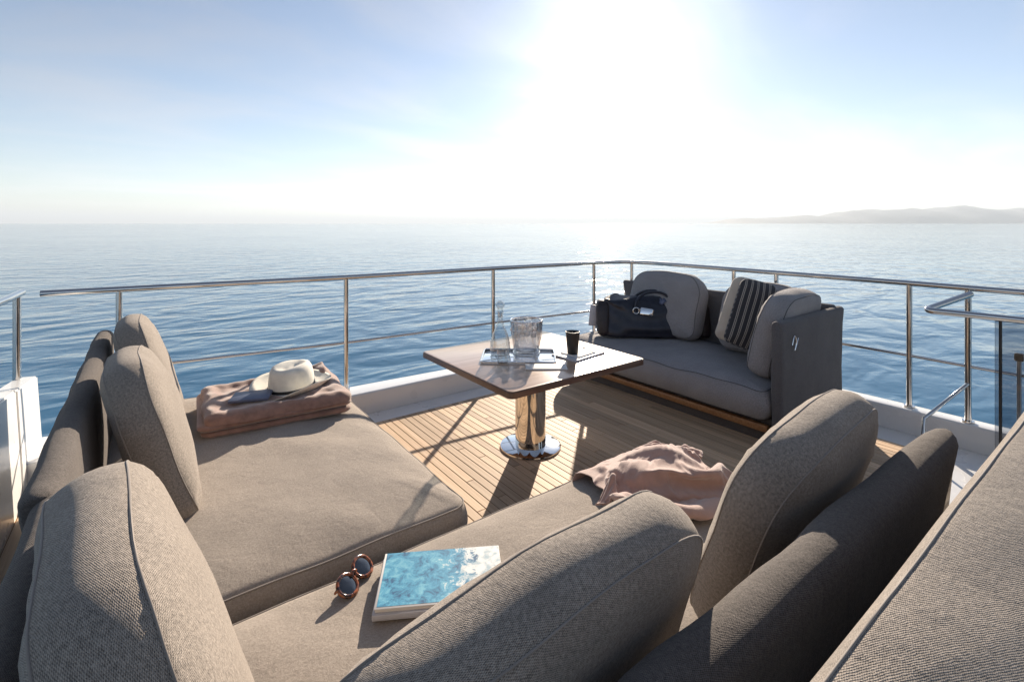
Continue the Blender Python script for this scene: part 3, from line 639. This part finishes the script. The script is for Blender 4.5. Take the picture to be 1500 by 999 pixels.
tum = lathe('tumbler', [(0, 0), (0.034, 0), (0.036, 0.004), (0.040, 0.085)], 'glass', None, n=28, loc=(1.855, 2.60, tz+0.0062)); tag(tum, 'short clear glass tumbler on the silver tray in front of the decanter', 'glass')
bk_scale = (0.96, 0.96, 0.86)
bk = thing('ice_bucket', 'wide clear fluted glass ice bucket with steel rim on the silver tray', 'bucket', (2.13, 2.70, tz+0.0062))
bk.scale = bk_scale; dec.scale = (1.15, 1.15, 0.9)
def flute(v):
    r = math.hypot(v.x, v.y); a = math.atan2(v.y, v.x)
    f = 1+0.05*math.cos(a*16)*(1 if v.z > 0.115 and r > 0.085 else 0)*min(1, (v.z-0.11)/0.03 if v.z > 0.11 else 0)
    return Vector((v.x*f, v.y*f, v.z))
lathe('bowl', [(0, 0), (0.085, 0), (0.09, 0.006), (0.098, 0.06), (0.103, 0.105), (0.106, 0.125), (0.108, 0.15), (0.112, 0.22), (0.114, 0.262)], 'cutglass', bk, n=108, warp=flute)
lathe('inner_wall', [(0, 0.02), (0.078, 0.02), (0.088, 0.05), (0.096, 0.11), (0.102, 0.20), (0.106, 0.262)], 'cutglass', bk, n=40)
tube('rim', [(0.1155*math.cos(2*PI*k/48), 0.1155*math.sin(2*PI*k/48), 0.266) for k in range(48)], 0.006, 'chrome', bk, n=8, closed=True)
lathe('foot_ring', [(0.093, 0.0005), (0.097, 0.0005), (0.099, 0.012), (0.0935, 0.012)], 'chrome', bk, n=40)
for sgn in (-1, 1):
    tube('handle', spline([(sgn*0.108, 0, 0.235), (sgn*0.135, 0, 0.228), (sgn*0.14, 0, 0.20), (sgn*0.108, 0, 0.185)], 5), 0.005, 'chrome', bk, n=8)
for k in range(16):
    a = k*2.4; rr_ = 0.015+0.0042*k
    v, f = bbox_mesh((-0.016, -0.016, -0.016), (0.016, 0.016, 0.016), 0.004)
    mk('ice_cube', v, f, 'ice', bk, loc=(rr_*math.cos(a), rr_*math.sin(a), 0.19+0.045*math.sin(k*1.7)), rot=(k*.7, k*1.1, k))
nap = thing('place_setting', 'folded silver grey napkin and slim book under the black cup', 'napkin', (2.40, 2.46, tz+0.0005), (0, 0, R(8)))
prism('slim_book', rrect(0.16, 0.11, 0.006), 0, 0.012, 'greypaper', nap, bev=0.002)
prism('folded_napkin', rrect(0.10, 0.085, 0.01), 0.0125, 0.019, 'paper', nap, bev=0.002)
tube('pen', [(0.06, -0.08, 0.0175), (0.13, 0.06, 0.0175)], 0.005, 'blackp', nap, n=8)
cup = lathe('cup', [(0, 0), (0.032, 0), (0.036, 0.004), (0.042, 0.07), (0.048, 0.140), (0.050, 0.150), (0.047, 0.151), (0.044, 0.138), (0.034, 0.012), (0, 0.010)], 'black', None, n=36, loc=(2.335, 2.45, tz+0.0202)); tag(cup, 'tapered matt black cup standing on the grey napkin', 'cup')
mag = box('magazine', (-0.13, -0.055, 0), (0.13, 0.055, 0.008), 'paper', None, bev=0.002, loc=(2.02, 2.36, tz+0.0005), rot=(0, 0, AZ-PI/2)); tag(mag, 'closed white booklet lying on the table along the front of the tray', 'booklet')

# ---------------------------------------------------------------- bag on the rail sofa
Bg = thing('leather_bag', 'black and navy leather holdall with handles and bright rings on the rail sofa', 'bag', (4.03, 3.105, 0.448), (0, 0, AZ-PI/2-R(4)))
Bg.scale = (1.25, 1.1, 1.22)
V = []; Fc = []; n = 36; rows = 20
for j in range(rows+1):
    t = j/rows; z = 0.30*t
    wx = 0.40*(1-0.10*t**2)*(1 if t < 0.85 else math.sqrt(max(0.02, 1-((t-0.85)/0.15)**2*0.6))); wy = 0.145*(1-0.75*t**2.2)+0.01
    for i in range(n):
        a = 2*PI*i/n; c, s_ = math.cos(a), math.sin(a); ex = 0.55
        x = wx*math.copysign(abs(c)**ex, c); y = wy*math.copysign(abs(s_)**ex, s_)
        q = vnoise((x*2.2, y*3, z*3), 3)*0.030; sag = -0.055*t*math.cos(x/0.40*PI*0.9)*0.6
        V.append((x+q*0.4, y+q, max(0.0, z+sag+q*t)))
for j in range(rows):
    for i in range(n): a = j*n; Fc.append((a+i, a+(i+1) % n, a+n+(i+1) % n, a+n+i))
Fc.append(tuple(range(n))[::-1]); Fc.append(tuple(rows*n+i for i in range(n)))
bb = mk('body', V, Fc, 'leather', Bg)
for sx in (-1, 1):
    V2, F2 = bbox_mesh((-0.05, -0.15, 0.0), (0.05, 0.15, 0.27), 0.045, 4)
    V2 = [Vector((v.x, v.y*(1-0.55*max(0, v.z/0.27)**2), v.z+0.006*math.sin(v.y*60))) for v in V2]
    mk('end_panel', V2, F2, 'leather2', Bg, loc=(sx*0.385, 0, 0.001))
for sy in (-1, 1):
    h = tube('handle', spline([(-0.14, sy*0.10, 0.17), (-0.13, sy*0.085, 0.27), (-0.05, sy*0.05+0.01, 0.335), (0.07, sy*0.045, 0.34), (0.15, sy*0.08, 0.27), (0.16, sy*0.10, 0.17)], 7), 0.011, 'leather', Bg, n=10)
    for hx in (-0.135, 0.155):
        lp = [(hx, sy*0.108+sy*0.004*math.cos(a), 0.20+0.022*math.sin(a)) if False else (hx+0.024*math.cos(a), sy*0.112, 0.205+0.024*math.sin(a)) for a in [2*PI*k/16 for k in range(16)]]
        tube('ring', lp, 0.005, 'chrome', Bg, n=8, closed=True)
tube('zip', spline([(-0.33, 0, 0.255), (-0.15, 0.0, 0.272), (0, 0, 0.262), (0.15, 0, 0.275), (0.33, 0, 0.26)], 6), 0.006, 'brushed', Bg, n=6)
box('buckle', (-0.05, -0.012, -0.03), (0.05, 0.012, 0.03), 'chrome', Bg, bev=0.008, loc=(-0.06, -0.135, 0.20), rot=(R(-20), R(10), 0))
box('luggage_tag', (-0.035, -0.004, -0.085), (0.035, 0.004, 0.085), 'greypaper', Bg, bev=0.003, loc=(-0.455, -0.03, 0.15), rot=(0, R(6), R(10)))
for k in range(5):
    v = [(random.uniform(-0.01, 0.01), random.uniform(-0.03, 0.03), 0)]
V3 = []; F3 = []
for i in range(15):
    for j in range(9):
        u = i/14-0.5; v_ = j/8-0.5
        V3.append((0.17+u*0.24, v_*0.12-0.02, 0.27+0.035*math.cos(u*3)*math.cos(v_*3)+0.016*math.sin(u*22+v_*9)+0.010*math.sin(v_*25-u*13)))
for i in range(14):
    for j in range(8): F3.append((i*9+j, (i+1)*9+j, (i+1)*9+j+1, i*9+j+1))
sc_ = mk('scarf', V3, F3, 'slatebook', Bg); sm = sc_.modifiers.new('thickness', 'SOLIDIFY'); sm.thickness = 0.01

# ---------------------------------------------------------------- things on the chaise
def sheet(name, fn, nu, nv, m, parent=None, thick=0.0, loc=None, rot=None):
    V = [fn(i/(nu-1), j/(nv-1)) for i in range(nu) for j in range(nv)]
    Fc = [(i*nv+j, (i+1)*nv+j, (i+1)*nv+j+1, i*nv+j+1) for i in range(nu-1) for j in range(nv-1)]
    o = mk(name, V, Fc, m, parent, loc=loc, rot=rot)
    if thick: md = o.modifiers.new('thickness', 'SOLIDIFY'); md.thickness = thick; md.offset = 1
    return o
def smooth(a, b, x): t = min(1, max(0, (x-a)/(b-a))); return t*t*(3-2*t)
BW, BD, BH = 0.74, 0.62, 0.05
def blanket(u, v):
    x = (u-0.5)*BW; y = (v-0.5)*BD; rc = 0.05
    qx, qy = max(0, abs(x)-(BW/2-rc)), max(0, abs(y)-(BD/2-rc)); e = rc-math.hypot(qx, qy) if (qx or qy) else min(BW/2-abs(x), BD/2-abs(y))
    if e < 0: f_ = rc/(rc-e); x = math.copysign(BW/2-rc+qx*f_, x); y = math.copysign(BD/2-rc+qy*f_, y); e = 0
    k = min(1, max(0, e/0.05)); z = BH*math.sqrt(max(0, 1-(1-k)**2))
    z -= 0.014*smooth(0.05, 0.12, e)
    wr = math.sin(x*19+y*7+2*math.sin(y*11))*0.0035+math.sin(y*43+x*9+1.5*math.sin(x*14))*0.003+math.sin(x*72+y*33)*0.0016
    z += wr*(0.4+0.6*k)*min(1, e/0.02) + 0.045*smooth(0.18, 0.34, x)*smooth(0.0, 0.22, y)*k
    bul = 0.010*math.sin(x*17+1)+0.008*math.sin(y*21)
    return (x*(1+0.02*math.sin(z*70))+bul*(1-k), y*(1+0.02*math.sin(z*80+1))+bul*(1-k), z)
ZA = top_of(seatA, foot(0.605, 3.18, 0.6, 0.5, R(-4)))+0.002
bl = thing('folded_blanket', 'thick folded brown plush blanket lying on the chaise under the hat', 'blanket', (0.605, 3.18, ZA-0.008), (0, 0, R(-4)))
o = sheet('top_layer', blanket, 90, 76, 'brownt', bl, loc=(0, 0, 0.070))
for k in range(2):
    cushion('lower_fold', BW-0.012+0.016*k, BD-0.02+0.02*k, 0.040, 'brownt', rt=0.045, rb=0.045, bulge=0.0, band=0.012, edge=0.006, seed=51+k*3, parent=bl, loc=(0.004-0.008*k, 0.006*k, 0.0205+0.038*k), flat=True, pipe=None, wrinkle=0.004)
bk2 = box('notebook', (-0.10, -0.075, 0), (0.10, 0.075, 0.014), 'slatebook', None, bev=0.003, loc=(0.47, 3.09, ZA+0.112), rot=(R(1), R(-1), R(-22))); tag(bk2, 'slate blue notebook lying on the brown blanket beside the hat', 'notebook')
hat = thing('sun_hat', 'cream straw hat with dark band resting on the folded brown blanket', 'hat', (0.70, 3.17, ZA+0.100), (R(2), R(-3), R(30)))
hat.scale = (1.28, 1.28, 1.25)
def brimw(v):
    r = math.hypot(v.x, v.y); a = math.atan2(v.y, v.x); k = max(0, (r-0.095)/0.07)
    return Vector((v.x*1.12, v.y*0.95, v.z+0.028*k*k*abs(math.sin(a))**2*1.2+0.006*k*math.sin(3*a+1)))
def crownw(v):
    k = smooth(0.06, 0.115, v.z); d = math.exp(-(v.y/0.03)**2)*0.026*k
    pin = 1-0.16*smooth(0.05, 0.115, v.z)*math.exp(-((v.x-0.07)/0.05)**2)
    return Vector((v.x*1.10, v.y*0.95*pin, v.z-d*smooth(0.0, 0.05, 0.08-abs(v.x))))
lathe('brim', [(0.094, 0.004), (0.11, 0.001), (0.135, 0.0), (0.16, 0.006), (0.168, 0.010), (0.168, 0.013), (0.16, 0.010), (0.135, 0.004), (0.11, 0.005), (0.094, 0.008)], 'straw', hat, n=64, warp=brimw)
lathe('crown', [(0.098, 0.002), (0.097, 0.03), (0.094, 0.06), (0.090, 0.09), (0.082, 0.107), (0.065, 0.116), (0.04, 0.119), (0.02, 0.12), (0, 0.12)], 'straw', hat, n=64, warp=crownw)
lathe('hat_band', [(0.0985, 0.006), (0.1, 0.008), (0.0995, 0.019), (0.098, 0.021)], 'band', hat, n=64, warp=lambda v: Vector((v.x*1.10, v.y*0.95, v.z)))

# ---------------------------------------------------------------- things on the corner sofa
ZB = top_of(seatB, foot(0.745, 1.38, 0.38, 0.24, R(-26)))+0.001
bkk = thing('picture_book', 'large book with a blue sea photograph on its cover, lying on the corner sofa', 'book', (0.745, 1.375, ZB), (0, 0, R(-30)))
box('lower_book', (-0.195, -0.125, 0.0), (0.185, 0.115, 0.018), 'greypaper', bkk, bev=0.003)
box('page_block', (-0.187, -0.116, 0.0185), (0.187, 0.116, 0.028), 'paper', bkk, bev=0.001)
box('cover_board', (-0.19, -0.12, 0.0285), (0.19, 0.12, 0.0312), 'paper', bkk, bev=0.001)
box('cover_picture', (-0.183, -0.112, 0.0313), (0.189, 0.119, 0.0318), 'cover', bkk, bev=0)
sg = thing('sunglasses', 'tortoiseshell sunglasses with dark round lenses beside the blue book', 'sunglasses', (0.558, 1.54, top_of(seatB, foot(0.558, 1.54, 0.15, 0.01, R(40)))+0.001), (R(-55), 0, R(40)))
sg.scale = (1.18, 1.18, 1.18)
for sx in (-1, 1):
    c = Vector((sx*0.037, 0, 0.033)); pts = [c+Vector((0.031*math.cos(a)*(1+0.06*math.sin(a)), 0.004*abs(math.cos(a)), 0.0275*math.sin(a))) for a in [2*PI*k/28 for k in range(28)]]
    rim = tube('rim', pts, 0.0050, 'tortoise', sg, n=8, closed=True)
    V = [c+Vector((0, -0.004, 0))]+[c+(p-c)*0.97 for p in pts]
    mk('lens', V+[v+Vector((0, 0.002, 0)) for v in V], [(0, 1+k, 1+(k+1) % 28) for k in range(28)]+[(29, 30+(k+1) % 28, 30+k) for k in range(28)], 'lens', rim)
    tube('temple', spline([(sx*0.067, 0.002, 0.046), (sx*0.072, 0.010, 0.046), (sx*0.060, 0.016+0.005*sx, 0.045), (0, 0.019+0.005*sx, 0.038), (-sx*0.045, 0.019+0.005*sx, 0.026), (-sx*0.058, 0.018, 0.012)], 5), 0.0034, 'tortoise', sg, n=8)
tube('bridge', spline([(-0.010, 0, 0.040), (0, -0.003, 0.045), (0.010, 0, 0.040)], 5), 0.0042, 'tortoise', sg, n=8)

# pink throw: a sheet of cloth laid in folds and let settle on the seat
def settle(nx, ny, W, D, fn, mound, frames=30, bend=2.6):
    V = [fn((i/(nx-1)-0.5)*W, (j/(ny-1)-0.5)*D) for i in range(nx) for j in range(ny)]
    Fc = [(i*ny+j, (i+1)*ny+j, (i+1)*ny+j+1, i*ny+j+1) for i in range(nx-1) for j in range(ny-1)]
    me = bpy.data.meshes.new('cloth_start'); me.from_pydata(V, [], Fc); o = bpy.data.objects.new('cloth_start', me); COL.objects.link(o)
    n = 64; PV = [(-1+2*i/n, -1+2*j/n, mound(-1+2*i/n, -1+2*j/n)) for i in range(n+1) for j in range(n+1)]
    PF = [(i*(n+1)+j, (i+1)*(n+1)+j, (i+1)*(n+1)+j+1, i*(n+1)+j+1) for i in range(n) for j in range(n)]
    pm_ = bpy.data.meshes.new('ground_start'); pm_.from_pydata(PV, [], PF); p = bpy.data.objects.new('ground_start', pm_); COL.objects.link(p)
    p.modifiers.new('collision', 'COLLISION'); p.collision.thickness_outer = 0.004; p.collision.cloth_friction = 40
    c = o.modifiers.new('cloth', 'CLOTH'); q = c.settings; q.quality = 5; q.mass = 0.25; q.tension_stiffness = 20; q.compression_stiffness = 20; q.bending_stiffness = bend; q.air_damping = 2
    k = c.collision_settings; k.use_self_collision = True; k.self_distance_min = 0.005; k.distance_min = 0.004; k.collision_quality = 2; k.self_friction = 10
    c.point_cache.frame_start = 1; c.point_cache.frame_end = frames+5
    for f_ in range(1, frames+1): scene.frame_set(f_)
    e_ = o.evaluated_get(bpy.context.evaluated_depsgraph_get())
    co = [v.co.copy() for v in e_.data.vertices]
    scene.frame_set(1); bpy.data.objects.remove(o); bpy.data.objects.remove(p); bpy.data.meshes.remove(me); bpy.data.meshes.remove(pm_)
    return co, Fc
def throw_start(x, y):
    g_ = 1/(1+math.exp((y-0.02)*16)); X = x*0.72+0.05*math.sin(y*9); Y = y*(0.78 if y > 0 else 0.54)*(1-0.25*(abs(x)/0.43)**3)
    z = 0.12+0.12*g_*(0.5+0.5*math.sin(25*y+7*x+1.2*math.sin(5*x)))+0.012*math.sin(13*x+5*y)*g_+0.02*math.sin(6*x+2)+0.035*math.exp(-((y-0.12)/0.09)**2)+0.06*math.exp(-((x+0.36)/0.07)**2)
    return (X, Y, z+0.02)
co, Fc = settle(60, 52, 0.88, 0.88, throw_start, lambda x, y: 0.095*math.exp(-((x/0.22)**2+((y+0.02)/0.15)**2)**1.5)*(1+0.25*math.sin(x*26+y*18))-0.38*smooth(1.60, 1.67, 1.38+math.sin(R(-14))*x+math.cos(R(-14))*y))
thr = mk('pink_throw', co, Fc, 'throw', None, loc=(1.82, 1.38, ZB+0.004), rot=(0, 0, R(-14)))
md = thr.modifiers.new('thickness', 'SOLIDIFY'); md.thickness = 0.0045; md.offset = 1
md = thr.modifiers.new('smooth', 'SUBSURF'); md.levels = 1; md.render_levels = 2
tag(thr, 'rumpled dusty pink wool throw lying on the seat of the corner sofa', 'throw')
